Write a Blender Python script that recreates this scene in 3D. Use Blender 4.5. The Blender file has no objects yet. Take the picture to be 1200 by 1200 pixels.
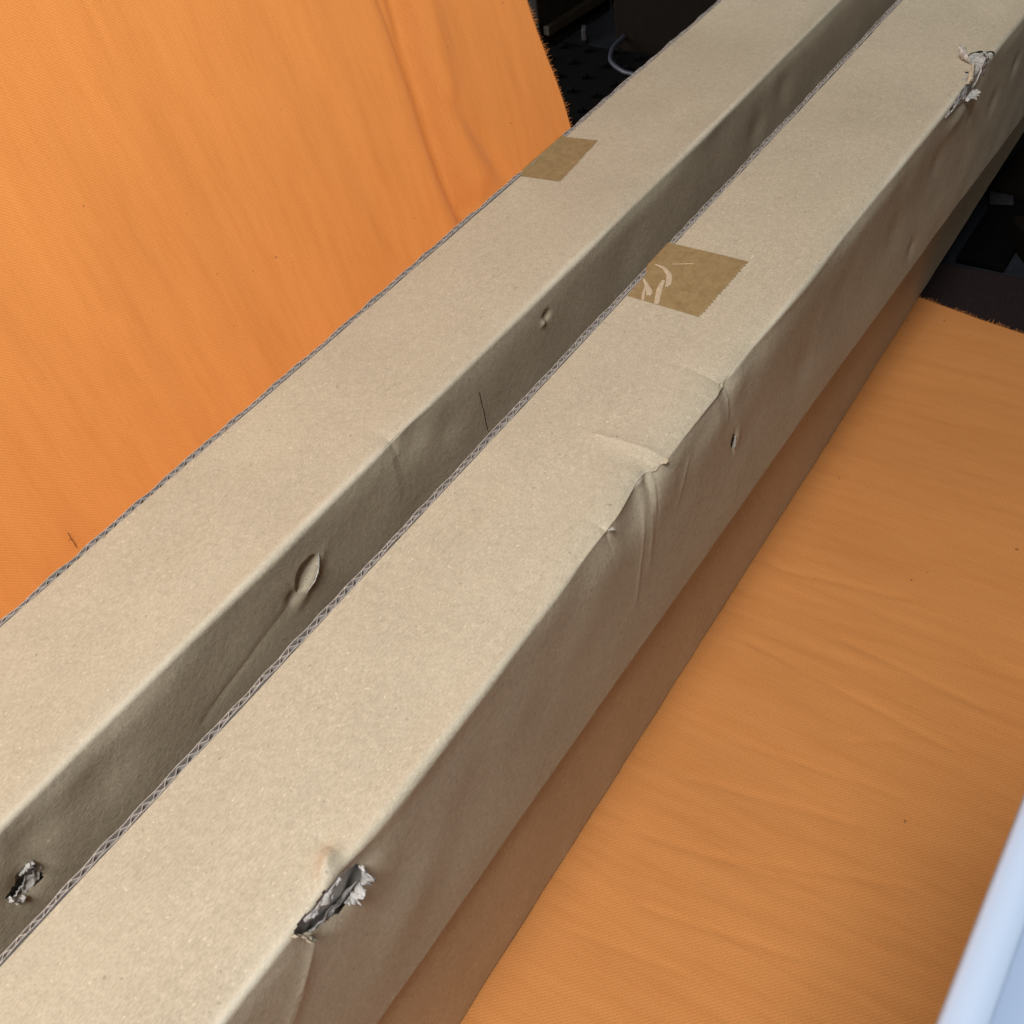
import bpy, math, random
import numpy as np
from mathutils import Matrix, Vector

# ------------------------------------------------------------------ camera, light, exposure
sc = bpy.context.scene
C = sc.collection
random.seed(7)
rng = np.random.default_rng(11)

cam_d = bpy.data.cameras.new('camera')
cam = bpy.data.objects.new('camera', cam_d)
C.objects.link(cam)
cam_d.sensor_width = 36
cam_d.lens = 37.5
cam_d.clip_start = 0.01
cam_d.clip_end = 50
cam.matrix_world = Matrix(((0.55536, 0.64134, -0.52940, 0.0),
                           (-0.82210, 0.32741, -0.46578, 0.0),
                           (-0.12539, 0.69389, 0.70908, 0.48),
                           (0, 0, 0, 1)))
cam_d.dof.use_dof = True
cam_d.dof.focus_distance = 0.58
cam_d.dof.aperture_fstop = 40
sc.camera = cam

w = bpy.data.worlds.new('World')
sc.world = w
w.use_nodes = True
w.node_tree.nodes['Background'].inputs[0].default_value = (0.95, 0.98, 1.0, 1)
w.node_tree.nodes['Background'].inputs[1].default_value = 0.115


def area_light(name, loc, target, size, power, color):
    d = bpy.data.lights.new(name, 'AREA')
    d.shape = 'RECTANGLE'
    d.size, d.size_y = size
    d.energy = power
    d.color = color
    o = bpy.data.objects.new(name, d)
    o.location = loc
    o.rotation_euler = (Vector(target) - Vector(loc)).to_track_quat('-Z', 'Y').to_euler()
    C.objects.link(o)
    return o


# the room's lamp above and behind the photographer, and a backlight added behind the hanging cloth to make it glow
area_light('ceiling_lamp', (-0.38, 0.02, 1.30), (0.20, 0.18, 0.1), (0.46, 0.40), 21.0, (1.0, 0.985, 0.975))
area_light('cloth_backlight', (0.25, 1.55, 0.55), (0.25, 0.47, 0.25), (1.2, 0.9), 32, (1.0, 0.98, 0.96))

sc.view_settings.view_transform = 'Standard'
sc.view_settings.look = 'None'
sc.view_settings.exposure = 0.0
sc.view_settings.gamma = 1.0
sc.render.engine = 'CYCLES'


# ------------------------------------------------------------------ helpers
def tag(o, label, cat, group=None):
    o['label'] = label
    o['category'] = cat
    if group:
        o['group'] = group
    return o


def empty(name, loc=(0, 0, 0)):
    o = bpy.data.objects.new(name, None)
    o.location = loc
    o.empty_display_size = 0.05
    C.objects.link(o)
    return o


def mesh_obj(name, verts, faces, mat, parent=None, smooth=True):
    me = bpy.data.meshes.new(name)
    v = [tuple(map(float, p)) for p in verts]
    me.from_pydata(v, [], [tuple(map(int, f)) for f in faces])
    me.update()
    if smooth:
        me.polygons.foreach_set('use_smooth', [True] * len(me.polygons))
    o = bpy.data.objects.new(name, me)
    me.materials.append(mat)
    C.objects.link(o)
    if parent:
        o.parent = parent
        o.location = -parent.location
    return o


def grid_faces(nu, nv, keep=None):
    i = np.arange(nu - 1)[:, None]
    j = np.arange(nv - 1)[None, :]
    a = i * nv + j
    F = np.stack([a, a + nv, a + nv + 1, a + 1], -1)
    if keep is not None:
        return F[keep]
    return F.reshape(-1, 4)


class Noise:
    """smooth pseudo noise: a sum of sines in random directions"""

    def __init__(self, n=14, seed=0, stretch=(1, 1)):
        r = np.random.default_rng(seed)
        ang = r.uniform(0, 2 * np.pi, n)
        k = r.uniform(0.5, 1.6, n)
        self.kx = np.cos(ang) * k * stretch[0]
        self.ky = np.sin(ang) * k * stretch[1]
        self.ph = r.uniform(0, 2 * np.pi, n)
        self.n = n

    def __call__(self, x, y):
        s = 0
        for a, b, p in zip(self.kx, self.ky, self.ph):
            s = s + np.sin(a * x + b * y + p)
        return s / math.sqrt(self.n / 2)


def sstep(a, b, x):
    t = np.clip((x - a) / (b - a), 0, 1)
    return t * t * (3 - 2 * t)


def new_mat(name):
    m = bpy.data.materials.new(name)
    m.use_nodes = True
    nt = m.node_tree
    return m, nt, nt.nodes['Principled BSDF']


def N(nt, typ, **kw):
    n = nt.nodes.new(typ)
    for k, v in kw.items():
        setattr(n, k, v)
    return n


def ramp(nt, src, stops):
    r = N(nt, 'ShaderNodeValToRGB')
    el = r.color_ramp.elements
    while len(el) < len(stops):
        el.new(0.5)
    for e, (p, c) in zip(el, stops):
        e.position = p
        e.color = c if len(c) == 4 else (*c, 1)
    nt.links.new(src, r.inputs[0])
    return r.outputs[0]


def noise(nt, vec, scale, detail=2, rough=0.5):
    n = N(nt, 'ShaderNodeTexNoise')
    n.inputs['Scale'].default_value = scale
    n.inputs['Detail'].default_value = detail
    n.inputs['Roughness'].default_value = rough
    nt.links.new(vec, n.inputs['Vector'])
    return n.outputs['Fac']


def mapping(nt, src, scale, rot=(0, 0, 0)):
    m = N(nt, 'ShaderNodeMapping')
    m.inputs['Scale'].default_value = scale
    m.inputs['Rotation'].default_value = rot
    nt.links.new(src, m.inputs['Vector'])
    return m.outputs['Vector']


def mix(nt, fac, a, b, mode='MIX'):
    n = N(nt, 'ShaderNodeMix', data_type='RGBA', blend_type=mode)
    for sock, v in ((n.inputs[0], fac), (n.inputs[6], a), (n.inputs[7], b)):
        if hasattr(v, 'links'):
            nt.links.new(v, sock)
        elif isinstance(v, (int, float)):
            sock.default_value = v
        else:
            sock.default_value = (*v, 1)
    return n.outputs[2]


def bump(nt, bsdf, height, strength, dist):
    b = N(nt, 'ShaderNodeBump')
    b.inputs['Strength'].default_value = strength
    b.inputs['Distance'].default_value = dist
    nt.links.new(height, b.inputs['Height'])
    nt.links.new(b.outputs[0], bsdf.inputs['Normal'])


# ------------------------------------------------------------------ materials
def cardboard(name, base, wear=True):
    m, nt, b = new_mat(name)
    L = nt.links
    co = N(nt, 'ShaderNodeTexCoord').outputs['Object']
    blot = noise(nt, co, 16, 5, 0.62)
    c1 = tuple(v * 0.945 for v in base)
    c2 = tuple(min(1, v * 1.05) for v in base)
    col = ramp(nt, blot, [(0.32, c1), (0.68, c2)])
    mott = noise(nt, co, 260, 3, 0.65)
    col = mix(nt, 0.5, col, ramp(nt, mott, [(0.3, (0.88, 0.87, 0.85)), (0.7, (1.1, 1.1, 1.11))]), 'MULTIPLY')
    fib = noise(nt, mapping(nt, co, (700, 1700, 1700)), 1.0, 2, 0.6)
    col = mix(nt, 0.8, col, ramp(nt, fib, [(0.25, (0.76, 0.75, 0.74)), (0.75, (1.20, 1.20, 1.20))]), 'MULTIPLY')
    spk = noise(nt, co, 640, 1, 0.4)
    col = mix(nt, ramp(nt, spk, [(0.70, (0, 0, 0)), (0.76, (0.75, 0.75, 0.75))]), col, tuple(min(1, v * 1.35) for v in base))
    spd = noise(nt, mapping(nt, co, (1, 1, 1), (0.4, 0.7, 0.2)), 430, 1, 0.4)
    col = mix(nt, ramp(nt, spd, [(0.745, (0, 0, 0)), (0.79, (0.6, 0.6, 0.6))]), col, tuple(v * 0.5 for v in base))
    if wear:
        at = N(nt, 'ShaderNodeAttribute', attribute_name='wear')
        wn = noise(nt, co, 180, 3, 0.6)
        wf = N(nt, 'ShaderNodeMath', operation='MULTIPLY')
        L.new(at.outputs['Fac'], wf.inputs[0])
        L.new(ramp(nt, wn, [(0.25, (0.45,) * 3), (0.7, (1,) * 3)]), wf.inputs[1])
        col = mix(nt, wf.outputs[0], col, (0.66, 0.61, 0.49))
    L.new(col, b.inputs['Base Color'])
    b.inputs['Roughness'].default_value = 0.62
    b.inputs['Specular IOR Level'].default_value = 0.28
    h = N(nt, 'ShaderNodeMath', operation='MULTIPLY_ADD')
    L.new(mott, h.inputs[0])
    h.inputs[1].default_value = 1.6
    L.new(fib, h.inputs[2])
    bump(nt, b, h.outputs[0], 0.35, 0.0004)
    return m


KRAFT = (0.445, 0.392, 0.288)
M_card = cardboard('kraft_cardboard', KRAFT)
M_low_bounce = cardboard('kraft_cardboard_bounce', (0.49, 0.375, 0.240))  # same kraft; orange light bounced off the cloth is put into the colour


def plain(name, base, rough=0.7, var=0.15, scale=120, spec=0.3, bmp=0.0):
    m, nt, b = new_mat(name)
    co = N(nt, 'ShaderNodeTexCoord').outputs['Object']
    n = noise(nt, co, scale, 4, 0.6)
    nt.links.new(ramp(nt, n, [(0.3, tuple(v * (1 - var) for v in base)), (0.7, tuple(min(1, v * (1 + var)) for v in base))]), b.inputs['Base Color'])
    b.inputs['Roughness'].default_value = rough
    b.inputs['Specular IOR Level'].default_value = spec
    if bmp:
        bump(nt, b, n, bmp, 0.001)
    return m


M_cut = plain('cut_board_edge', (0.42, 0.385, 0.345), 0.8, 0.2, 700)
M_torn = plain('torn_paper', (0.44, 0.42, 0.39), 0.85, 0.42, 420, 0.2, 0.6)
M_cavity = plain('grey_inner_liner', (0.48, 0.45, 0.41), 0.85, 0.25, 300)


def tape_mat():
    m, nt, b = new_mat('brown_packing_tape')
    co = N(nt, 'ShaderNodeTexCoord').outputs['Object']
    n = noise(nt, co, 230, 4, 0.7)
    f = noise(nt, mapping(nt, co, (900, 500, 900)), 1, 2, 0.6)
    col = ramp(nt, n, [(0.3, (0.235, 0.162, 0.072)), (0.7, (0.315, 0.224, 0.106))])
    col = mix(nt, 0.6, col, ramp(nt, f, [(0.3, (0.86,) * 3), (0.7, (1.12,) * 3)]), 'MULTIPLY')
    nt.links.new(col, b.inputs['Base Color'])
    b.inputs['Roughness'].default_value = 0.30
    b.inputs['Specular IOR Level'].default_value = 0.35
    bump(nt, b, n, 0.15, 0.0004)
    return m


M_tape = tape_mat()
M_bubble = plain('unstuck_tape', (0.47, 0.38, 0.26), 0.45, 0.12, 500)


def cloth_mat():
    m, nt, b = new_mat('orange_cotton')
    L = nt.links
    uv = N(nt, 'ShaderNodeAttribute', attribute_name='flat').outputs['Vector']
    st = noise(nt, mapping(nt, uv, (150, 16, 1), (0, 0, 0.12)), 1, 5, 0.66)
    st2 = noise(nt, mapping(nt, uv, (14, 5, 1)), 1, 4, 0.6)
    col = ramp(nt, st, [(0.25, (0.725, 0.290, 0.084)), (0.5, (0.775, 0.322, 0.098)), (0.75, (0.80, 0.340, 0.108))])
    col = mix(nt, 0.9, col, ramp(nt, st2, [(0.3, (0.93, 0.92, 0.90)), (0.7, (1.03, 1.035, 1.04))]), 'MULTIPLY')
    # twill weave
    wv = N(nt, 'ShaderNodeTexWave', wave_type='BANDS', bands_direction='DIAGONAL')
    wv.inputs['Scale'].default_value = 330
    wv.inputs['Distortion'].default_value = 1.2
    wv.inputs['Detail'].default_value = 1
    L.new(uv, wv.inputs['Vector'])
    col = mix(nt, 0.65, col, ramp(nt, wv.outputs['Fac'], [(0.1, (0.90, 0.88, 0.85)), (0.9, (1.06, 1.06, 1.06))]), 'MULTIPLY')
    gr = noise(nt, uv, 1500, 2, 0.6)
    col = mix(nt, 0.7, col, ramp(nt, gr, [(0.25, (0.76, 0.74, 0.72)), (0.75, (1.18, 1.18, 1.18))]), 'MULTIPLY')
    lint = noise(nt, uv, 210, 1, 0.3)
    col = mix(nt, ramp(nt, lint, [(0.795, (0, 0, 0)), (0.83, (0.6, 0.6, 0.6))]), col, (0.22, 0.09, 0.04))
    L.new(col, b.inputs['Base Color'])
    b.inputs['Roughness'].default_value = 0.85
    b.inputs['Specular IOR Level'].default_value = 0.12
    b.inputs['Sheen Weight'].default_value = 0.10
    b.inputs['Sheen Roughness'].default_value = 0.4
    h = N(nt, 'ShaderNodeMath', operation='MULTIPLY_ADD')
    L.new(wv.outputs['Fac'], h.inputs[0])
    h.inputs[1].default_value = 0.05
    L.new(st, h.inputs[2])
    bump(nt, b, h.outputs[0], 0.18, 0.0016)
    tr = N(nt, 'ShaderNodeBsdfTranslucent')
    L.new(mix(nt, 1.0, col, (1.0, 0.84, 0.62), 'MULTIPLY'), tr.inputs['Color'])
    mx = N(nt, 'ShaderNodeMixShader')
    mx.inputs[0].default_value = 0.30
    L.new(b.outputs[0], mx.inputs[1])
    L.new(tr.outputs[0], mx.inputs[2])
    L.new(mx.outputs[0], nt.nodes['Material Output'].inputs['Surface'])
    return m


M_cloth = cloth_mat()
M_thread = plain('orange_thread', (0.55, 0.22, 0.06), 0.9, 0.3, 900, 0.1)
M_rug = plain('dark_brown_rug', (0.019, 0.012, 0.012), 0.95, 0.5, 900, 0.1, 0.8)
M_floor = plain('slate_floor', (0.014, 0.016, 0.020), 0.7, 0.25, 60, 0.15)
M_black = plain('black_plastic', (0.002, 0.002, 0.002), 0.75, 0.3, 80, 0.04)
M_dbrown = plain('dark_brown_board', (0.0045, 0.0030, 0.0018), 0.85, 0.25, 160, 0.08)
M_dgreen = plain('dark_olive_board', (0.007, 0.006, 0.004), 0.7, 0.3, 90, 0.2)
M_cord = plain('grey_cord', (0.016, 0.018, 0.026), 0.5, 0.1, 60)
M_steel = plain('dull_grey_metal', (0.022, 0.022, 0.026), 0.4, 0.3, 300, 0.4)
M_bin = plain('sky_tinted_plastic', (0.36, 0.45, 0.58), 0.30, 0.015, 15, 0.5)  # pale plastic; the blue of skylight is put into its colour
M_lint = plain('dark_lint', (0.06, 0.04, 0.03), 0.9, 0.2, 200)


# ------------------------------------------------------------------ setting
def sheet(name, x0, x1, y0, y1, z, mat):
    o = mesh_obj(name, [(x0, y0, z), (x1, y0, z), (x1, y1, z), (x0, y1, z)], [(0, 1, 2, 3)], mat, smooth=False)
    o['kind'] = 'structure'
    return o


sheet('floor', -2.5, 4.0, -3.0, 4.0, -0.016, M_floor)

# ------------------------------------------------------------------ orange cloth
Y0, RAD, PHI = 0.365, 0.10, math.radians(80)
V_ARC = RAD * PHI
n_str = Noise(18, 3, (1, 0.12))
n_mid = Noise(12, 4, (1, 0.30))
n_big = Noise(9, 5, (1, 0.35))
n_edge = Noise(8, 9)
n_fin = Noise(22, 6, (1, 0.09))
n_pat = Noise(10, 8, (1, 0.5))


def cloth_base(v):
    """profile across the cloth: v is arc length, 0 where the floor part starts to turn up"""
    y = np.where(v < 0, Y0 + v, np.where(v < V_ARC, Y0 + RAD * np.sin(np.clip(v, 0, V_ARC) / RAD),
                                        Y0 + RAD * math.sin(PHI) + (v - V_ARC) * math.cos(PHI)))
    z = np.where(v < 0, 0.0, np.where(v < V_ARC, RAD * (1 - np.cos(np.clip(v, 0, V_ARC) / RAD)),
                                      RAD * (1 - math.cos(PHI)) + (v - V_ARC) * math.sin(PHI)))
    ang = np.clip(v / RAD, 0, PHI)
    return y, z, ang


def groove(x, v, pts, sig, amp):
    """valley along a polyline in (x, v)"""
    best = np.full(np.broadcast(x, v).shape, 9.0)
    for (xa, va), (xb, vb) in zip(pts, pts[1:]):
        dx, dv = xb - xa, vb - va
        t = np.clip(((x - xa) * dx + (v - va) * dv) / (dx * dx + dv * dv), 0, 1)
        d = np.hypot(x - xa - t * dx, v - va - t * dv)
        best = np.minimum(best, d)
    return -amp * np.exp(-(best / sig) ** 2)


def edge_x(v):
    y, z, _ = cloth_base(v)
    floor = 0.668 + (y - 0.13) * 0.17 - 0.5 * np.clip(0.10 - y, 0, 1) ** 1.5
    wall = 0.679 - np.clip(z - 0.08, 0, 9) * 0.15
    e = np.where(v < 0, floor, floor + (wall - floor) * sstep(0, V_ARC * 0.8, v))
    return e + 0.0012 * n_edge(v * 45, v * 0)


def cloth_pos(x, v):
    y, z, ang = cloth_base(v)
    wall = sstep(0.0, 0.16, v)
    h = 0.00016 * n_str(x * 190, v * 190) + 0.00040 * n_mid(x * 62, v * 62)
    h = h * (0.45 + 0.35 * wall)
    h = h + (1 - wall) * 0.000055 * n_fin(x * 560 + 25 * v, v * 560) * np.clip(0.6 + 0.7 * n_pat(x * 45, v * 45), 0, 1.8)
    h = h + wall * 0.0010 * n_big(x * 17, v * 17)
    f = groove(x, v, [(0.536, 0.40), (0.534, 0.29), (0.530, 0.25), (0.528, 0.21), (0.5285, 0.17), (0.533, 0.14)], 0.0100, 0.010)
    f = f + groove(x, v, [(0.515, 0.40), (0.517, 0.29), (0.524, 0.24)], 0.004, 0.002)
    f = f + groove(x, v, [(0.553, 0.21), (0.570, 0.175), (0.594, 0.125)], 0.0090, 0.0032)
    f = f - groove(x, v, [(0.555, 0.32), (0.548, 0.22), (0.556, 0.16)], 0.016, 0.006)
    f = f - groove(x, v, [(0.505, 0.32), (0.503, 0.22), (0.512, 0.14)], 0.013, 0.0025)
    f = f + groove(x, v, [(0.430, 0.36), (0.445, 0.25), (0.462, 0.15)], 0.013, 0.0014)
    f = f + groove(x, v, [(0.330, 0.33), (0.345, 0.22), (0.353, 0.15)], 0.014, 0.0010)
    f = f + groove(x, v, [(0.600, 0.42), (0.615, 0.30), (0.628, 0.20)], 0.013, 0.0014)
    # creases on the floor part
    for (xa, ya, xb, yb, s, a) in ((0.205, 0.145, 0.222, 0.060, 0.0016, 0.0006), (0.245, 0.13, 0.262, 0.05, 0.0015, 0.0005),
                                   (0.335, 0.14, 0.322, 0.03, 0.0015, 0.0005), (0.175, 0.12, 0.19, 0.05, 0.0014, 0.0006),
                                   (0.300, 0.075, 0.313, 0.055, 0.0008, 0.0007), (0.39, 0.15, 0.402, 0.08, 0.002, 0.0005),
                                   (0.215, 0.10, 0.245, 0.02, 0.0014, 0.0006), (0.275, 0.12, 0.285, 0.04, 0.0012, 0.0005),
                                   (0.360, 0.10, 0.352, 0.02, 0.0013, 0.0005), (0.150, 0.14, 0.158, 0.09, 0.0012, 0.0006)):
        f = f + groove(x, v, [(xa, ya - Y0), (xb, yb - Y0)], s, a)
    h = h + f
    h = np.where(v < 0, np.maximum(h, -0.0025) + 0.0016, h + 0.0016)
    ny, nz = -np.sin(ang), np.cos(ang)
    return x + 0 * v, y + ny * h, z + nz * h


cloth = empty('orange_cloth', (0.3, 0.1, 0.0))
tag(cloth, 'wrinkled orange cotton cloth under the boxes, rising behind them as a backdrop', 'cloth')
us = np.concatenate([np.linspace(-0.75, -0.02, 60)[:-1], np.linspace(-0.02, 1.0, 380)])
# u is a fraction of the way to the frayed edge past x=0, so the border row follows it
vs = np.concatenate([np.linspace(-0.95, -0.40, 50)[:-1], np.linspace(-0.40, -0.17, 90)[:-1],
                     np.linspace(-0.17, 0.0, 20)[:-1], np.linspace(0, 0.50, 190)[:-1], np.linspace(0.50, 0.85, 40)])
U, V = np.meshgrid(us, vs, indexing='ij')
EX = edge_x(V)
X = np.where(U > -0.02, -0.02 + (U + 0.02) / 1.02 * (EX + 0.02), U)
px, py, pz = cloth_pos(X, V)
co = np.stack([px, py, pz], -1).reshape(-1, 3)
fab = mesh_obj('fabric', co, grid_faces(len(us), len(vs))[:, ::-1], M_cloth, cloth)
at = fab.data.attributes.new('flat', 'FLOAT_VECTOR', 'POINT')
at.data.foreach_set('vector', np.stack([X, V, 0 * X], -1).reshape(-1).astype(np.float32))

# frayed selvedge threads
tv, tf = [], []


def thread(p0, d, length, r, mat_list, bend):
    k = len(tv)
    d = Vector(d).normalized()
    side = d.orthogonal().normalized()
    up = d.cross(side)
    segs = 4
    for s in range(segs + 1):
        t = s / segs
        c = Vector(p0) + d * (length * t) + Vector(bend) * (t * t)
        rr = r * (1 - 0.6 * t)
        for q in range(3):
            a = q * 2.0944
            tv.append(c + side * (rr * math.cos(a)) + up * (rr * math.sin(a)))
    for s in range(segs):
        for q in range(3):
            a, b2 = k + s * 3 + q, k + s * 3 + (q + 1) % 3
            tf.append((a, b2, b2 + 3, a + 3))


v = -0.42
while v < 0.36:
    e = float(edge_x(np.array(v)))
    p = np.array(cloth_pos(np.array(e - 0.0006), np.array(v)), dtype=float)
    L_ = random.uniform(0.0018, 0.0048) * (0.7 + 0.5 * math.sin(v * 130) ** 2)
    g = (random.uniform(-0.0015, 0.0015), random.uniform(-0.0012, 0.0012), random.uniform(-0.0016, 0.0004))
    thread(p, (1, random.uniform(-0.45, 0.45), random.uniform(-0.1, 0.25)), L_, random.uniform(0.00014, 0.00026), None, g)
    v += random.uniform(0.0003, 0.0009)
fr = mesh_obj('frayed_threads', tv, tf, M_thread, cloth)
fr['kind'] = 'stuff'


# ------------------------------------------------------------------ cardboard boxes
def xsamples(x0, x1, fine):
    xs = [x0]
    while xs[-1] < x1:
        x = xs[-1]
        if x < -0.08 or x > 0.80:
            st = 0.02
        else:
            st = 0.0022
            for a, b in fine:
                if a - 0.002 <= x <= b + 0.002:
                    st = 0.0006
        xs.append(x + st)
    return np.array(xs)


SURF = {}


def make_box(label, yl, yr, ztop, h, disp=None, hole=None, fine=(), afine=True, mat=None, z_drop=None, strip=True, seed=1):
    """yl / yr: y of the left and right side at x (functions); returns the box Empty.
    The outer shell is one folded sheet: top panel, arris, right side. a = arc length from the arris (top < 0 < side)."""
    mat = mat or M_card
    x0, x1 = -0.42, 1.30
    root = empty('cardboard_box', (0.3, float((yl(0.3) + yr(0.3)) / 2), ztop - h))
    tag(root, label, 'cardboard box', 'long kraft cardboard boxes')
    xs = xsamples(x0, x1, fine)
    r = 0.0030
    W = 0.0725
    aa = np.concatenate([np.linspace(-W, -0.032, 18)[:-1], np.linspace(-0.032, -0.004, 30 if afine else 8)[:-1],
                         np.linspace(-0.004, 0.004, 13)[:-1], np.linspace(0.004, 0.045, 56 if afine else 10)[:-1],
                         np.linspace(0.045, h, 22)])
    Xg, A = np.meshgrid(xs, aa, indexing='ij')
    YL, YR = yl(Xg), yr(Xg)
    q = r * math.pi / 4                                  # half the arc
    th = np.clip((A + q) / (2 * q), 0, 1) * math.pi / 2   # 0 on the top, pi/2 on the side
    topw = (YL - YR - r) / (W - q)
    ytop = YR + r + np.clip(-A - q, 0, None) * topw
    Y = np.where(A < -q, ytop, YR + r - r * np.sin(th))
    Z = np.where(A < -q, ztop, ztop - r + r * np.cos(th) - np.clip(A - q, 0, None) * (h - r) / (h - q))
    ny, nz = -np.sin(th), np.cos(th)
    n1, n2 = Noise(10, seed, (0.5, 1)), Noise(14, seed + 20, (0.8, 1))
    D = 0.00022 * n1(Xg * 45, A * 45) + 0.00008 * n2(Xg * 160, A * 160)
    # soft irregular rounding of the arris
    D = D - (0.0007 + 0.0006 * n1(Xg * 70, A * 0)) * np.exp(-(A / 0.006) ** 2)
    if disp is not None:
        D = D + disp(Xg, A)
    P = np.stack([Xg, Y + ny * D, Z + nz * D], -1)
    if z_drop is not None:
        P = z_drop(P, Xg, A)
    def surf(x, y):
        x, y = np.array(float(x)), float(y)
        yrr, yll = float(yr(x)), float(yl(x))
        a = np.array(-q - (y - yrr - r) / ((yll - yrr - r) / (W - q)))
        d = 0.00022 * n1(x * 45, a * 45) + 0.00008 * n2(x * 160, a * 160)
        if disp is not None:
            d = d + disp(x, a)
        return ztop + float(d)
    SURF[root.name] = surf
    keep = None
    if hole is not None:
        xc = (Xg[:-1, :-1] + Xg[1:, 1:]) / 2
        ac = (A[:-1, :-1] + A[1:, 1:]) / 2
        keep = ~hole(xc, ac)
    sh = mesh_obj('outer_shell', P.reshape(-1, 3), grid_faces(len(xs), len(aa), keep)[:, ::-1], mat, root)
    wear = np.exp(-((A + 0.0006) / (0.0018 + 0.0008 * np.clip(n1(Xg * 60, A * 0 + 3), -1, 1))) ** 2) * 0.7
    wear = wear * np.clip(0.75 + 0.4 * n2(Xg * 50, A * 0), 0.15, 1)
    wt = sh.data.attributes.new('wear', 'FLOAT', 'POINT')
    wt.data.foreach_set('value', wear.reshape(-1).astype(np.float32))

    # left wall: two liners and the wavy medium between them, its cut edge facing up
    T, t = 0.0026, 0.00030
    zt = ztop - 0.0001
    xs2 = np.arange(x0, x1, 0.0006)
    nzz = Noise(10, seed + 50)

    def wall_sheet(name, offs, zbot, m):
        offs = np.broadcast_to(offs, xs2.shape)
        yb = yl(xs2) + 0.0007 + offs
        rag = 0.00030 * nzz(xs2 * 300, xs2 * 0 + offs.mean() * 1000)
        if zbot < zt - 0.03:
            zlev = [(zt, 0), (zbot, 0)]
        else:
            zlev = [(zt, 0), (zbot, 0)]
        vs_, n = [], len(xs2)
        for side in (-t / 2, t / 2):
            for zl, k in zlev:
                zz = zl + (rag if zl == zt else 0)
                vs_.append(np.stack([xs2, yb + side, np.broadcast_to(zz, xs2.shape)], -1))
        vv = np.concatenate(vs_)
        i = np.arange(n - 1)
        fs = []
        for a_, b_ in ((0, 1), (2, 0), (3, 2)):          # inner face, top rim, outer face
            fs.append(np.stack([a_ * n + i, a_ * n + i + 1, b_ * n + i + 1, b_ * n + i], -1))
        return mesh_obj(name, vv, np.concatenate(fs), m, root, smooth=False)

    if strip:
        wall_sheet('outer_liner', T - t / 2, ztop - h, M_cut)
        wall_sheet('inner_liner', t / 2, zt - 0.02, M_cut)
        ph = xs2 / 0.0052 * 2 * np.pi + 0.9 * nzz(xs2 * 14, xs2 * 0) + 0.35 * nzz(xs2 * 130, xs2 * 0 + 5)
        wall_sheet('fluted_medium', T / 2 + (T / 2 - 1.5 * t) * np.sin(ph) * (0.86 + 0.10 * np.clip(nzz(xs2 * 90, xs2 * 0 + 9), -1, 1)), zt - 0.02, M_cut)
    else:
        yy = [yl(xs2) + 0.004] * 2
        n = len(xs2)
        vv = np.concatenate([np.stack([xs2, yy[0], np.full(n, ztop)], -1), np.stack([xs2, yy[1], np.full(n, ztop - h)], -1)])
        i = np.arange(n - 1)
        mesh_obj('left_wall', vv, np.stack([i, i + 1, n + i + 1, n + i], -1), mat, root)
    # bottom and the two ends
    bz = ztop - h + 0.0006
    bx = np.linspace(x0, x1, 40)
    vv = np.concatenate([np.stack([bx, yl(bx) + 0.003, np.full(40, bz)], -1), np.stack([bx, yr(bx) + 0.001, np.full(40, bz)], -1)])
    i = np.arange(39)
    mesh_obj('bottom_panel', vv, np.stack([i, i + 1, 40 + i + 1, 40 + i], -1), mat, root)
    for xe in (x0 + 0.002, x1 - 0.002):
        a_, b_ = float(yl(np.array(xe))) + 0.002, float(yr(np.array(xe))) + 0.0015
        mesh_obj('end_flap', [(xe, a_, bz), (xe, b_, bz), (xe, b_, ztop - 0.0015), (xe, a_, ztop - 0.0015)], [(0, 1, 2, 3)], mat, root, smooth=False)
    return root


def g1(x, c, s):
    return np.exp(-((x - c) / s) ** 2)


def ex(x, c, s):
    return np.exp(-np.abs(x - c) / s)


nh = Noise(12, 77)
nh2 = Noise(12, 78)


def in_blob(x, a, pts, jag=0.0):
    """inside a polygon in (x, a), its outline made ragged"""
    x = x + jag * nh(x * 900, a * 900)
    a = a + jag * nh2(x * 900, a * 900)
    ins = np.zeros(x.shape, bool)
    n = len(pts)
    for i in range(n):
        (x1, a1), (x2, a2) = pts[i], pts[(i + 1) % n]
        c = ((a1 > a) != (a2 > a)) & (x < (x2 - x1) * (a - a1) / (a2 - a1 + 1e-12) + x1)
        ins ^= c
    return ins


ZT = 0.18
HB = 0.092
HL = ZT - HB

# --- upper right box -------------------------------------------------
TEAR_N = [(0.0500, 0.0010), (0.0560, -0.0006), (0.0640, -0.0002), (0.0705, 0.0010), (0.0760, 0.0045), (0.0800, 0.0090),
          (0.0785, 0.0150), (0.0720, 0.0165), (0.0630, 0.0140), (0.0540, 0.0095)]
TEAR_F = [(0.6000, 0.0040), (0.6200, 0.0010), (0.6380, -0.0020), (0.6480, -0.0060), (0.6600, -0.0040), (0.6640, -0.0120),
          (0.6720, -0.0135), (0.6800, -0.0060), (0.6800, 0.0000), (0.6560, 0.0020), (0.6440, 0.0080), (0.6250, 0.0070)]


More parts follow.
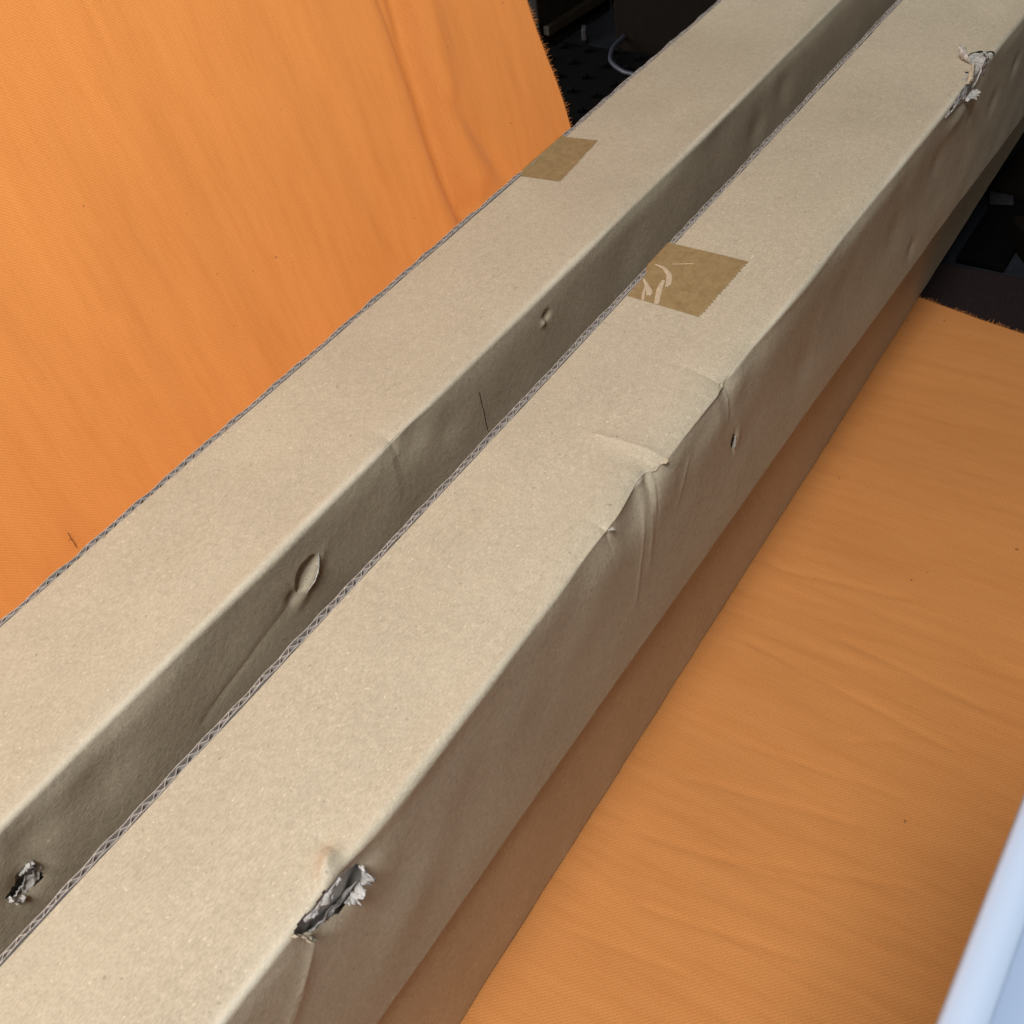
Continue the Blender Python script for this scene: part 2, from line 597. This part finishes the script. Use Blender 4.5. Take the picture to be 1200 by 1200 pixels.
def disp_right(x, a):
    d = 0
    side = sstep(0.0, 0.006, a)
    top = sstep(0.0, 0.006, -a)
    # crushed length of the arris
    d = d - 0.0013 * sstep(0.190, 0.235, x) * (1 - sstep(0.385, 0.43, x)) * np.exp(-(a / 0.010) ** 2)
    # notch nearer the far end, with a dimple below
    d = d - 0.0036 * ex(x, 0.3335, 0.0045) * np.exp(-np.abs(a) / 0.010)
    d = d - 0.0015 * g1(x, 0.318, 0.016) * g1(a, 0.009, 0.008)
    d = d + 0.0012 * g1(x, 0.345, 0.010) * g1(a, 0.006, 0.010)
    # main kink
    xc = 0.2740 - 0.20 * np.clip(a, 0, 1)
    d = d - 0.0030 * ex(x, xc, 0.0026) * np.exp(-np.abs(a) / np.where(a < 0, 0.006, 0.012))
    d = d + 0.0010 * g1(x, xc - 0.0085, 0.004) * g1(a, 0.006, 0.014)
    d = d + 0.0006 * ex(x, xc - 0.004, 0.0030) * sstep(0.004, 0.012, a) * (1 - sstep(0.030, 0.062, a))
    d = d - 0.0016 * g1(x, 0.2530, 0.015) * g1(a, 0.010, 0.011)
    d = d - 0.0009 * g1(x, 0.296, 0.014) * g1(a, 0.012, 0.010)
    # second small nick and long facet on the near side of it
    d = d - 0.0016 * ex(x, 0.2345, 0.0018) * np.exp(-np.abs(a) / 0.006)
    d = d - 0.0008 * g1(x, 0.222, 0.018) * g1(a, 0.008, 0.009)
    # raised crease running from the kink into the top panel
    yc = 0.2790 + 0.10 * (a + 0.02)
    ridge = ex(x, yc, 0.0022) * sstep(-0.040, -0.030, a) * (1 - sstep(-0.006, -0.002, a))
    d = d + 0.0009 * ridge
    d = d - 0.0010 * g1(x, 0.270, 0.007) * g1(a, -0.014, 0.011)
    # folds on the side panel
    for xa, sl, a0, a1, amp, s in ((0.262, -0.28, 0.010, 0.070, 0.0004, 0.0014), (0.232, 0.55, 0.008, 0.045, 0.0003, 0.002),
                                   (0.30, -0.60, 0.010, 0.045, 0.0003, 0.002), (0.335, -0.10, 0.004, 0.030, 0.0005, 0.002)):
        d = d + amp * ex(x, xa + sl * (a - 0.01), s) * sstep(a0, a0 + 0.008, a) * (1 - sstep(a1 - 0.02, a1, a))
    # slit, and dimples along the side
    d = d - 0.0030 * ex(x, 0.3408 - 0.10 * (a - 0.041), 0.0014) * g1(a, 0.0412, 0.0042)
    d = d + 0.0008 * g1(x, 0.3440, 0.003) * g1(a, 0.041, 0.005)
    for xd, ad, s, amp in ((0.735, 0.030, 0.006, 0.0012), (0.70, 0.040, 0.008, 0.001), (0.655, 0.026, 0.006, 0.001), (0.42, 0.052, 0.012, 0.0008),
                           (0.13, 0.05, 0.02, 0.0008), (0.09, 0.055, 0.015, -0.0008), (0.54, 0.04, 0.014, 0.0009), (0.60, 0.030, 0.010, 0.0008),
                           (0.575, 0.075, 0.006, 0.0011)):
        d = d - amp * g1(x, xd, s) * g1(a, ad, s)
    # near tear: paper pushed in below, lifted above
    d = d - 0.0035 * g1(x, 0.070, 0.013) * g1(a, 0.008, 0.007)
    d = d + 0.0036 * g1(x, 0.0725 - 0.7 * (a + 0.005), 0.0045) * g1(a, -0.0045, 0.0040)
    d = d - 0.0010 * ex(x, 0.0775, 0.003) * g1(a, -0.010, 0.006)
    d = d + 0.0010 * ex(x, 0.050 - 0.9 * (a - 0.018), 0.004) * g1(a, 0.025, 0.016)
    # far tear
    d = d - 0.0030 * g1(x, 0.640, 0.022) * g1(a, 0.004, 0.008)
    d = d + 0.0012 * g1(x, 0.625, 0.014) * g1(a, 0.016, 0.006)
    # soft dips of the panels
    d = d - 0.0012 * g1(x, 0.50, 0.20) * g1(a, 0.045, 0.03) * side
    d = d + 0.0006 * g1(x, 0.15, 0.12) * g1(a, -0.035, 0.03) * top
    return d


def hole_right(x, a):
    slit = np.abs(x - 0.3408 + 0.10 * (a - 0.041)) < 0.0013 * (1 - ((a - 0.0412) / 0.0046) ** 2)
    h = slit | in_blob(x, a, TEAR_N, 0.0006) | in_blob(x, a, TEAR_F, 0.0010)
    return h


def kink(P, x, a):
    """the arris is stepped sideways where it was crushed"""
    near = sstep(0.240, 0.267, x) * (1 - sstep(0.2700, 0.2745, x + 0.25 * np.clip(a, 0, 0.02)))
    far = sstep(0.272, 0.285, x) * (1 - sstep(0.325, 0.333, x)) * 0.35 + sstep(0.333, 0.337, x) * (1 - sstep(0.35, 0.40, x)) * -0.45
    fall = np.exp(-(np.clip(a, 0, 1) / 0.018) ** 2) * np.exp(-(np.clip(-a, 0, 1) / 0.006) ** 2)
    P[..., 1] += 0.0034 * near * fall - 0.0030 * far * fall
    P[..., 2] -= (0.0010 * near + 0.0020 * np.abs(far)) * fall
    return P


yr_r = lambda x: 0.1580 - 0.0085 * (np.clip(x, 0, 0.78) / 0.73) ** 2
yl_r = lambda x: 0.2288 + 0.0 * x
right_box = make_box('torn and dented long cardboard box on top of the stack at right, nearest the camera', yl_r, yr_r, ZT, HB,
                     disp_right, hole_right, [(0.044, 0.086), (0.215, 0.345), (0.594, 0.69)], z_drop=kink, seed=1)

# --- upper left box --------------------------------------------------
PUNCH = [(0.0130, 0.0262), (0.0165, 0.0245), (0.0210, 0.0228), (0.0255, 0.0238), (0.0262, 0.0275), (0.0240, 0.0330),
         (0.0185, 0.0335), (0.0140, 0.0312)]


def disp_left(x, a):
    d = 0
    d = d - 0.0022 * ex(x, 0.2370, 0.0045) * np.exp(-np.abs(a) / 0.007)
    d = d + 0.0004 * ex(x, 0.2345 - 0.12 * a, 0.005) * sstep(0.003, 0.010, a) * (1 - sstep(0.020, 0.034, a))
    d = d - 0.0014 * g1(x, 0.250, 0.012) * g1(a, 0.008, 0.009)
    # D-shaped cut pressed in on its left side
    xl = 0.1690 + 0.45 * (0.0215 - a)
    rot = 0.55
    xr_ = (x - 0.1690) * math.cos(rot) - (a - 0.0215) * math.sin(rot)
    ar_ = (x - 0.1690) * math.sin(rot) + (a - 0.0215) * math.cos(rot)
    lens = (np.hypot((xr_ - 0.002) / 0.0088, (ar_ + 0.0020) / 0.0078) < 1) & (np.hypot((xr_ - 0.002) / 0.0088, (ar_ - 0.0028) / 0.0082) < 1)
    d = d - np.where(lens, 0.0036 * np.clip(0.5 - ar_ / 0.010, 0.0, 1), 0)
    d = d + 0.0014 * g1(xr_, 0.0, 0.010) * g1(ar_, 0.005, 0.0030)
    d = d - 0.0012 * g1(x, 0.1600, 0.003) * g1(a, 0.0250, 0.0030)
    # long scratch
    xl2 = np.clip((0.1600 - x) / 0.060, 0, 1)
    al = 0.0265 + 0.0115 * xl2
    on = sstep(0.097, 0.103, x) * (1 - sstep(0.158, 0.163, x))
    st = a - al - 0.0003 * nh(x * 260, 0)
    d = d - 0.0004 * on * np.exp(-np.abs(st) / 0.0022) * (st < 0) - 0.0003 * on * np.exp(-np.abs(st) / 0.004) * (st >= 0)
    # pin hole and its dimple
    d = d - 0.0022 * g1(x, 0.3563, 0.0030) * g1(a, 0.0128, 0.0022)
    d = d + 0.0012 * g1(x, 0.3530, 0.0022) * g1(a, 0.0150, 0.0022)
    # dimples
    for xd, ad, s, amp in ((0.060, 0.018, 0.012, 0.001), (0.03, 0.014, 0.010, 0.0012), (0.27, 0.02, 0.01, 0.0008), (0.60, 0.03, 0.010, 0.001),
                           (0.64, 0.02, 0.012, 0.001), (0.44, 0.025, 0.02, 0.0009), (0.125, 0.012, 0.02, 0.0008), (0.55, 0.0, 0.02, 0.0008)):
        d = d - amp * g1(x, xd, s) * g1(a, ad, s)
    d = d - 0.0016 * g1(x, 0.020, 0.008) * g1(a, 0.028, 0.007)
    return d


def hole_left(x, a):
    cut = (np.abs(x - 0.2966 - 0.04 * (a - 0.018)) < 0.00028) & (a > 0.018) & (a < 0.044)
    return in_blob(x, a, PUNCH, 0.0005) | cut


yr_l = lambda x: 0.2675 + 0.0006 * np.sin(x * 9)
yl_l = lambda x: 0.3415 + 0.004 * np.clip(x, 0, 1)
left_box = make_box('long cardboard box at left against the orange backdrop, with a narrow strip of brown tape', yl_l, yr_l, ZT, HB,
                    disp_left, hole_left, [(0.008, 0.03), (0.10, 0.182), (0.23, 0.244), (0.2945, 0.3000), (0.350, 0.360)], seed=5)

# --- lower boxes -----------------------------------------------------
yr_rl = lambda x: 0.1600 + 0.0128 * x
yl_rl = lambda x: 0.2312 + 0.0128 * x
low_r = make_box('lower cardboard box lying on the orange cloth under the torn right box', yl_rl, yr_rl, HL - 0.0006, HL - 0.0034,
                 None, None, [], False, M_low_bounce, strip=False, seed=9)
yr_ll = lambda x: 0.2720 + 0.003 * x
yl_ll = lambda x: 0.3440 + 0.003 * x
low_l = make_box('lower cardboard box lying under the left box, behind the right stack', yl_ll, yr_ll, HL - 0.0006, HL - 0.0034,
                 None, None, [], False, M_low_bounce, strip=False, seed=13)


# ------------------------------------------------------------------ torn paper, cavities
def side_pt(x, a, depth, yr, h=HB):
    """point on the undented shell of an upper box"""
    r = 0.0030
    q = r * math.pi / 4
    th = min(max((a + q) / (2 * q), 0), 1) * math.pi / 2
    yrv = float(yr(np.array(x)))
    y = yrv + r + (-a - q) if a < -q else yrv + r - r * math.sin(th)
    z = ZT if a < -q else ZT - r + r * math.cos(th) - max(a - q, 0)
    return Vector((x, y - math.sin(th) * (-depth) * 1.0, z - math.cos(th) * depth)), Vector((0, -math.sin(th), math.cos(th)))


def cavity(name, xr, ar, depth, yr, parent, mat, seed):
    """crumpled inner sheet seen through a hole"""
    nn = Noise(12, seed)
    xs = np.linspace(*xr, 26)
    as_ = np.linspace(*ar, 18)
    vv = []
    for x in xs:
        for a in as_:
            p, n = side_pt(float(x), float(a), depth, yr)
            vv.append(p + n * float(0.0006 * nn(x * 500, a * 500)))
    return mesh_obj(name, vv, grid_faces(26, 18)[:, ::-1], mat, parent)


def flap(name, path, out, length, curl, parent, mat, seed, rag=0.35, crump=0.0004):
    """ragged strip of torn liner: grows from the path (x, a, depth) in direction out (dx, da, dn) and curls"""
    nn = Noise(12, seed)
    rr = random.Random(seed)
    yr, pts = path
    nu, nv = 22, 7
    vv = []
    P = np.array(pts, float)
    seg = np.linspace(0, len(pts) - 1, nu)
    for i, s in enumerate(seg):
        k = min(int(s), len(pts) - 2)
        f = s - k
        x, a, dep = P[k] * (1 - f) + P[k + 1] * f
        L_ = length * (1 + rag * rr.uniform(-1, 1)) * (0.35 + 0.65 * math.sin(math.pi * min(1, (i + 0.6) / nu)))
        base, n = side_pt(x, a, dep, yr)
        t = Vector((0, -n.z, -n.y)) if True else None      # direction of growing a
        t = Vector((0, -n.z, n.y))
        dirv = Vector((1, 0, 0)) * out[0] + t * out[1] + n * out[2]
        dirv.normalize()
        bend = n * (1 if curl > 0 else -1)
        p = base.copy()
        ang = 0
        for j in range(nv):
            jit = Vector((nn(i * 0.9, j * 1.1), nn(i * 1.1 + 7, j * 0.9), nn(i, j + 9))) * crump * (j > 0)
            vv.append(p + jit)
            ang += abs(curl) / nv
            p = p + (dirv * math.cos(ang) + bend * math.sin(ang)) * (L_ / nv)
    o = mesh_obj(name, vv, grid_faces(nu, nv), mat, parent)
    md = o.modifiers.new('thickness', 'SOLIDIFY')
    md.thickness = 0.00035
    return o


cavity('inner_layer', (0.044, 0.088), (-0.006, 0.026), 0.0042, yr_r, right_box, M_cavity, 3)
cavity('inner_layer', (0.590, 0.700), (-0.026, 0.020), 0.0020, yr_r, right_box, M_torn, 4)
cavity('inner_layer', (0.008, 0.032), (0.016, 0.042), 0.0040, yr_l, left_box, M_cavity, 5)

R_ = yr_r
# near tear
flap('torn_flap', (R_, [(0.052, 0.0088, 0.001), (0.060, 0.0125, 0.0015), (0.068, 0.0155, 0.002), (0.0765, 0.0155, 0.002)]), (0.1, -0.5, -0.6), 0.0034, 1.3, right_box, M_torn, 21)
flap('torn_flap', (R_, [(0.0775, 0.0155, 0.001), (0.0805, 0.0100, 0.001), (0.0790, 0.0060, 0.0006)]), (-0.4, 0.2, 0.7), 0.0052, 2.6, right_box, M_torn, 22)
flap('torn_flap', (R_, [(0.0495, 0.000, 0.000), (0.0520, 0.0045, 0.001), (0.0545, 0.0095, 0.0008)]), (0.5, 0.2, 0.6), 0.0050, 2.4, right_box, M_card, 23)
flap('torn_flap', (R_, [(0.0560, 0.0005, 0.0005), (0.0640, 0.0018, 0.001), (0.0720, 0.0020, 0.0012)]), (0.0, 0.7, -0.2), 0.0030, 1.0, right_box, M_torn, 24)
flap('torn_flap', (R_, [(0.0700, 0.0158, 0.0015), (0.0740, 0.0160, 0.0012), (0.0770, 0.0150, 0.001)]), (-0.3, -0.3, 0.5), 0.0048, 1.8, right_box, M_torn, 25)
# far tear
flap('torn_flap', (R_, [(0.6700, -0.0135, -0.0003), (0.6640, -0.0125, -0.0003), (0.6590, -0.0060, 0.000)]), (-0.7, -1.0, 0.5), 0.0105, 2.2, right_box, M_torn, 31, 0.2)
flap('torn_flap', (R_, [(0.6800, -0.0050, 0.0008), (0.6720, 0.0005, 0.0008), (0.6560, 0.0020, 0.0008), (0.6450, 0.0070, 0.001)]), (-0.1, -0.6, 0.1), 0.0046, 0.5, right_box, M_torn, 32)
flap('torn_flap', (R_, [(0.6500, -0.0050, 0.0004), (0.6420, -0.0030, 0.0004), (0.6340, -0.0008, 0.0006)]), (0.2, 0.7, 0.6), 0.0080, 2.2, right_box, M_card, 33)
flap('torn_flap', (R_, [(0.6460, 0.0070, 0.0005), (0.6400, 0.0080, 0.0005), (0.6330, 0.0075, 0.0005)]), (0.2, 0.7, 0.8), 0.0070, 2.8, right_box, M_torn, 34)
flap('torn_flap', (R_, [(0.6350, 0.0078, 0.001), (0.6250, 0.0072, 0.001), (0.6130, 0.0055, 0.0008), (0.6000, 0.0045, 0.0004)]), (-0.1, -0.6, -0.1), 0.0038, 0.6, right_box, M_torn, 35)
# punched hole of the left box
L_ = yr_l
flap('torn_flap', (L_, [(0.0140, 0.0312, 0.0004), (0.0185, 0.0335, 0.0006), (0.0235, 0.0332, 0.0008), (0.0262, 0.0290, 0.0008)]), (-0.1, -0.8, -0.45), 0.0056, 0.5, left_box, M_torn, 41)
flap('torn_flap', (L_, [(0.0205, 0.0229, 0.0002), (0.0235, 0.0226, 0.0002), (0.0255, 0.0236, 0.0002)]), (0.0, -0.4, 0.9), 0.0022, 0.8, left_box, M_torn, 42)
flap('torn_flap', (L_, [(0.0130, 0.0275, 0.0002), (0.0140, 0.0305, 0.0002), (0.0165, 0.0328, 0.0002)]), (-0.3, 0.5, 0.6), 0.0018, 0.6, left_box, M_torn, 43)
# lip of the D-shaped cut
flap('cut_lip', (L_, [(0.1790, 0.0165, -0.0004), (0.1770, 0.0215, -0.0010), (0.1725, 0.0260, -0.0013), (0.1665, 0.0280, -0.0008)]),
     (-0.2, -0.5, 0.4), 0.0010, 0.4, left_box, M_torn, 44, 0.3, 0.0001)
# slit lip of the right box
flap('cut_lip', (R_, [(0.3422, 0.0385, 0.0002), (0.3418, 0.0412, 0.0002), (0.3408, 0.0445, 0.0002)]), (-0.5, 0.0, -0.6), 0.0018, 0.5, right_box, M_torn, 45, 0.3, 0.0001)
# small paper nick where the arris is crushed
flap('cut_lip', (R_, [(0.2810, 0.0005, 0.0030), (0.2790, 0.0008, 0.0032), (0.2770, 0.0015, 0.0036)]), (0.2, 0.4, 0.7), 0.0022, 1.4, right_box, M_card, 46, 0.3, 0.0001)
flap('cut_lip', (R_, [(0.2365, 0.0002, 0.0022), (0.2350, 0.0004, 0.0024)]), (0.2, 0.4, 0.7), 0.0020, 1.4, right_box, M_torn, 47, 0.3, 0.0001)


# ------------------------------------------------------------------ packing tape
def tape(parent, corners, zz, over, seed):
    """corners: far-left, far-right, near-right, near-left on the top panel; over = share of the left edge that folds over"""
    A_, B_, C_, D_ = [np.array(c, float) for c in corners]
    rr = random.Random(seed)
    nu, nv = 40, 16
    vv = []
    for i in range(nu):
        s = i / (nu - 1)
        zig = (0.0006 if i % 2 else -0.0004) + rr.uniform(-0.0003, 0.0003)
        for j in range(nv):
            t = j / (nv - 1)
            p = (A_ * (1 - s) + D_ * s) * (1 - t) + (B_ * (1 - s) + C_ * s) * t
            y = p[1] - (zig if j == nv - 1 else 0)
            vv.append((p[0], y, SURF[parent.name](p[0], min(p[1], A_[1])) + 0.00012))
    o = mesh_obj('packing_tape', vv, grid_faces(nu, nv), M_tape, parent)
    # the end that bends over the edge and down the left wall
    k = max(4, int(nu * over))
    wv = []
    prof = [(0.0, 0.0003), (0.0012, 0.0005), (0.0030, 0.0004), (0.0041, -0.0003), (0.0043, -0.002), (0.0043, -0.03)]
    for i in range(k):
        s = i / (nu - 1)
        p = A_ * (1 - s) + D_ * s
        taper = 1.0 if i < k - 6 else (k - 1 - i) / 6
        for dy, dz in prof:
            dz = dz if dy > 0 else SURF[parent.name](p[0], p[1]) + 0.00012 - zz
            wv.append((p[0], p[1] + dy * (0.15 + 0.85 * taper), zz + (dz if dz > -0.001 else dz * (0.1 + 0.9 * taper)) ))
    mesh_obj('tape_overlap', wv, grid_faces(k, len(prof))[:, ::-1], M_tape, o).location = (0, 0, 0)
    return o


tr_ = tape(right_box, [(0.4196, 0.2290), (0.4194, 0.1883), (0.3691, 0.1893), (0.3704, 0.2284)], ZT, 0.62, 3)
tl_ = tape(left_box, [(0.4985, 0.3432), (0.5017, 0.3229), (0.4526, 0.3188), (0.4495, 0.3430)], ZT, 1.0, 4)


def stroke(parent, pts, widths, z):
    vv = []
    n = 14
    P = np.array(pts, float)
    for i in range(n):
        s = i / (n - 1) * (len(pts) - 1)
        k = min(int(s), len(pts) - 2)
        f = s - k
        f2 = f
        p = P[k] * (1 - f2) + P[k + 1] * f2
        d = P[k + 1] - P[k]
        d /= np.linalg.norm(d)
        nn_ = np.array([-d[1], d[0]])
        wd = 0.75 * np.interp(s, range(len(widths)), widths)
        for q, hh in ((-1, 0), (-0.4, 0.00022), (0.4, 0.00022), (1, 0)):
            c = p + nn_ * wd * q
            vv.append((*c, z(*c) + 0.00016 + hh * 0.6))
    o = mesh_obj('air_pocket', vv, grid_faces(n, 4), M_bubble, parent)
    o.location = (0, 0, 0)
    return o


z_s = lambda x, y: SURF[right_box.name](x, min(y, 0.2288))
stroke(tr_, [(0.3995, 0.2290), (0.3985, 0.2235), (0.3940, 0.2180), (0.3875, 0.2150), (0.3845, 0.2148)], [0.0004, 0.0012, 0.0018, 0.0018, 0.0010], z_s)
stroke(tr_, [(0.3890, 0.2185), (0.3820, 0.2170), (0.3720, 0.2130), (0.3700, 0.2122)], [0.0010, 0.0018, 0.0016, 0.0014], z_s)
stroke(tr_, [(0.3860, 0.2280), (0.3820, 0.2240), (0.3775, 0.2200), (0.3745, 0.2190)], [0.0006, 0.0014, 0.0021, 0.0012], z_s)
stroke(tr_, [(0.3805, 0.2240), (0.3740, 0.2215), (0.3702, 0.2195)], [0.0005, 0.0009, 0.0008], z_s)
stroke(tr_, [(0.4030, 0.2210), (0.4075, 0.2120)], [0.0002, 0.0003], z_s)


# ------------------------------------------------------------------ sky-tinted bin at the right
def bin_():
    root = empty('plastic_bin', (0.02, -0.17, 0.002))
    tag(root, 'pale glossy plastic bin, skylight blue put into its colour, standing on the cloth at the lower right edge', 'plastic bin')

    def ring(x0, x1, y0, y1, r, z, n=8):
        out = []
        for cx, cy, a0 in ((x1 - r, y1 - r, 0), (x0 + r, y1 - r, 90), (x0 + r, y0 + r, 180), (x1 - r, y0 + r, 270)):
            for k in range(n + 1):
                a = math.radians(a0 + 90 * k / n)
                out.append((cx + r * math.cos(a), cy + r * math.sin(a), z))
        return out

    def loft(name, rings, cap=None):
        n = len(rings[0])
        vv = [p for r in rings for p in r]
        ff = []
        for i in range(len(rings) - 1):
            for j in range(n):
                k = (j + 1) % n
                ff.append((i * n + j, i * n + k, (i + 1) * n + k, (i + 1) * n + j))
        if cap is not None:
            ff.append(tuple(range(cap * n, cap * n + n)))
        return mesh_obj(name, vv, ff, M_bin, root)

    B = (-0.13, 0.159, -0.34, -0.0060)

    def rg(ins, z, r=0.012):
        return ring(B[0] + ins, B[1] - ins, B[2] + ins, B[3] - ins, max(r - ins, 0.003), z)
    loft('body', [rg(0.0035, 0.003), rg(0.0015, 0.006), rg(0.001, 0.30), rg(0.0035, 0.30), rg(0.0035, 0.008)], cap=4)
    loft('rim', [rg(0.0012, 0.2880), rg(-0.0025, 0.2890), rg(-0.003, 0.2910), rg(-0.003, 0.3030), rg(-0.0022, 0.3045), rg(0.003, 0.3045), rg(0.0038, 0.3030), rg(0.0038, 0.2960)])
    return root


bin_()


# ------------------------------------------------------------------ dark things beyond the cloth
def rbox(name, cx, cy, z0, sx, sy, sz, rz, mat, parent=None, bev=0.002):
    import bmesh
    bm = bmesh.new()
    bmesh.ops.create_cube(bm, size=1)
    bmesh.ops.scale(bm, vec=(sx, sy, sz), verts=bm.verts)
    bmesh.ops.bevel(bm, geom=bm.edges[:], offset=bev, segments=2, affect='EDGES', profile=0.6)
    bmesh.ops.rotate(bm, cent=(0, 0, 0), matrix=Matrix.Rotation(rz, 3, 'Z'), verts=bm.verts)
    bmesh.ops.translate(bm, vec=(cx, cy, z0 + sz / 2), verts=bm.verts)
    me = bpy.data.meshes.new(name)
    bm.to_mesh(me)
    bm.free()
    me.materials.append(mat)
    o = bpy.data.objects.new(name, me)
    C.objects.link(o)
    if parent:
        o.parent = parent
        o.location = -parent.location
    return o


def tube(name, pts, r, mat, parent=None, n=8, sub=6):
    """smooth round tube along a polyline"""
    P = [Vector(p) for p in pts]
    path = []
    for i in range(len(P) - 1):
        p0, p1, p2, p3 = P[max(i - 1, 0)], P[i], P[i + 1], P[min(i + 2, len(P) - 1)]
        for k in range(sub):
            t = k / sub
            path.append(0.5 * ((2 * p1) + (p2 - p0) * t + (2 * p0 - 5 * p1 + 4 * p2 - p3) * t * t + (3 * p1 - p0 - 3 * p2 + p3) * t ** 3))
    path.append(P[-1])
    vv, ff = [], []
    for i, p in enumerate(path):
        d = (path[min(i + 1, len(path) - 1)] - path[max(i - 1, 0)]).normalized()
        s = d.cross(Vector((0.13, 0.21, 1))).normalized()
        u = s.cross(d)
        for k in range(n):
            a = 2 * math.pi * k / n
            vv.append(p + s * (r * math.cos(a)) + u * (r * math.sin(a)))
    for i in range(len(path) - 1):
        for k in range(n):
            k2 = (k + 1) % n
            ff.append((i * n + k, i * n + k2, (i + 1) * n + k2, (i + 1) * n + k))
    ff.append(tuple(range(n)))
    ff.append(tuple((len(path) - 1) * n + k for k in range(n)))
    return mesh_obj(name, vv, ff, mat, parent)


# rug strip past the frayed edge at the right
rug = rbox('rug', 0.45, -0.10, -0.0155, 0.59, 0.62, 0.013, math.radians(3), M_rug, None, 0.004)
tag(rug, 'dark brown woven rug showing past the frayed cloth edge at right', 'rug')

blk = rbox('black_slab', 0.805, 0.148, -0.0155, 0.105, 0.036, 0.006, 0, M_black, None, 0.001)  # plain flat black slab beside the stack
tag(blk, 'flat black slab lying beside the right box stack, beyond the rug', 'folder')

bb = rbox('wooden_board', 1.02, 0.03, -0.0155, 0.36, 0.26, 0.012, math.radians(-5), M_dbrown)
tag(bb, 'dark brown board lying on the floor beside the far end of the right stack', 'board')
lowb = rbox('shoe_box', 0.800, 0.062, -0.0155, 0.09, 0.13, 0.022, math.radians(37), M_dbrown, None, 0.003)
tag(lowb, 'low dark brown box on the slate floor at the right edge', 'box')
pl = rbox('metal_plate', 0.846, 0.161, -0.0091, 0.022, 0.018, 0.0015, 0.3, M_steel, None, 0.0005)
tag(pl, 'small dull grey plate lying on the flat black slab', 'plate')

# behind the left box
tray = empty('storage_tray', (0.90, 0.60, -0.0155))
rbox('tray_base', 0.89, 0.62, -0.0155, 0.22, 0.36, 0.008, 0, M_black, tray)
for i in range(7):
    for j in range(8):
        rbox('stud', 0.80 + i * 0.031 + random.uniform(-0.004, 0.004), 0.47 + j * 0.034 + random.uniform(-0.005, 0.005), -0.0070, 0.007, 0.007, 0.004, 0.4, M_black, tray, 0.0012)
tag(tray, 'black studded storage tray on the floor behind the left box', 'tray')
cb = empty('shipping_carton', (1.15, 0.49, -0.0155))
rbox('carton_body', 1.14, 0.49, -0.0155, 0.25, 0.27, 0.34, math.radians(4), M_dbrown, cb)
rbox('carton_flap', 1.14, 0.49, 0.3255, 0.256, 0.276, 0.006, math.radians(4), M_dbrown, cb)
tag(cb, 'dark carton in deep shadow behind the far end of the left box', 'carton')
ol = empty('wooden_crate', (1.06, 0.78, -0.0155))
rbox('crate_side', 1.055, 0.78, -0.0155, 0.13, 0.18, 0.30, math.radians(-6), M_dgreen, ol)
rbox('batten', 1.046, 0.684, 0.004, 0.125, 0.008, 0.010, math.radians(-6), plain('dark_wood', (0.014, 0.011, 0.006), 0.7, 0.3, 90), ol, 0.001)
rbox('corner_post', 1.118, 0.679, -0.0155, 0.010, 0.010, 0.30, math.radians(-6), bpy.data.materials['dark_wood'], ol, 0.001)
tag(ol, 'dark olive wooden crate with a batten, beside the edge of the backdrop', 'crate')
cd = tube('cord', [(1.02, 0.612, 0.004), (1.008, 0.606, 0.004), (0.985, 0.606, 0.001), (0.962, 0.596, -0.002), (0.944, 0.572, -0.002), (0.940, 0.555, -0.002), (0.93, 0.50, -0.002)], 0.0026, M_cord)
tag(cd, 'thin grey cord curving across the black tray', 'cord')
pole = empty('backdrop_pole', (0.712, 0.525, -0.0155))
tube('upright', [(0.712, 0.525, -0.0155), (0.712, 0.526, 0.4), (0.712, 0.527, 0.95)], 0.0035, M_steel, pole)
tube('foot', [(0.70, 0.60, -0.0125), (0.712, 0.525, -0.0105), (0.724, 0.46, -0.0125)], 0.003, M_steel, pole)
tag(pole, 'thin grey metal pole behind the frayed edge of the orange backdrop', 'pole')
cl = rbox('cable_clip', 1.005, 0.655, -0.0030, 0.014, 0.005, 0.012, 0.5, plain('grey_plastic', (0.035, 0.035, 0.04), 0.5), None, 0.0012)
tag(cl, 'small grey plastic clip standing on the black tray', 'clip')
lt = tube('lint_thread', [(0.164, 0.4607, 0.083), (0.1643, 0.4612, 0.0865), (0.1644, 0.4616, 0.090), (0.1647, 0.4622, 0.0935)], 0.00022, M_lint, None, 5)
tag(lt, 'tiny dark lint thread on the orange backdrop near its left end', 'lint')
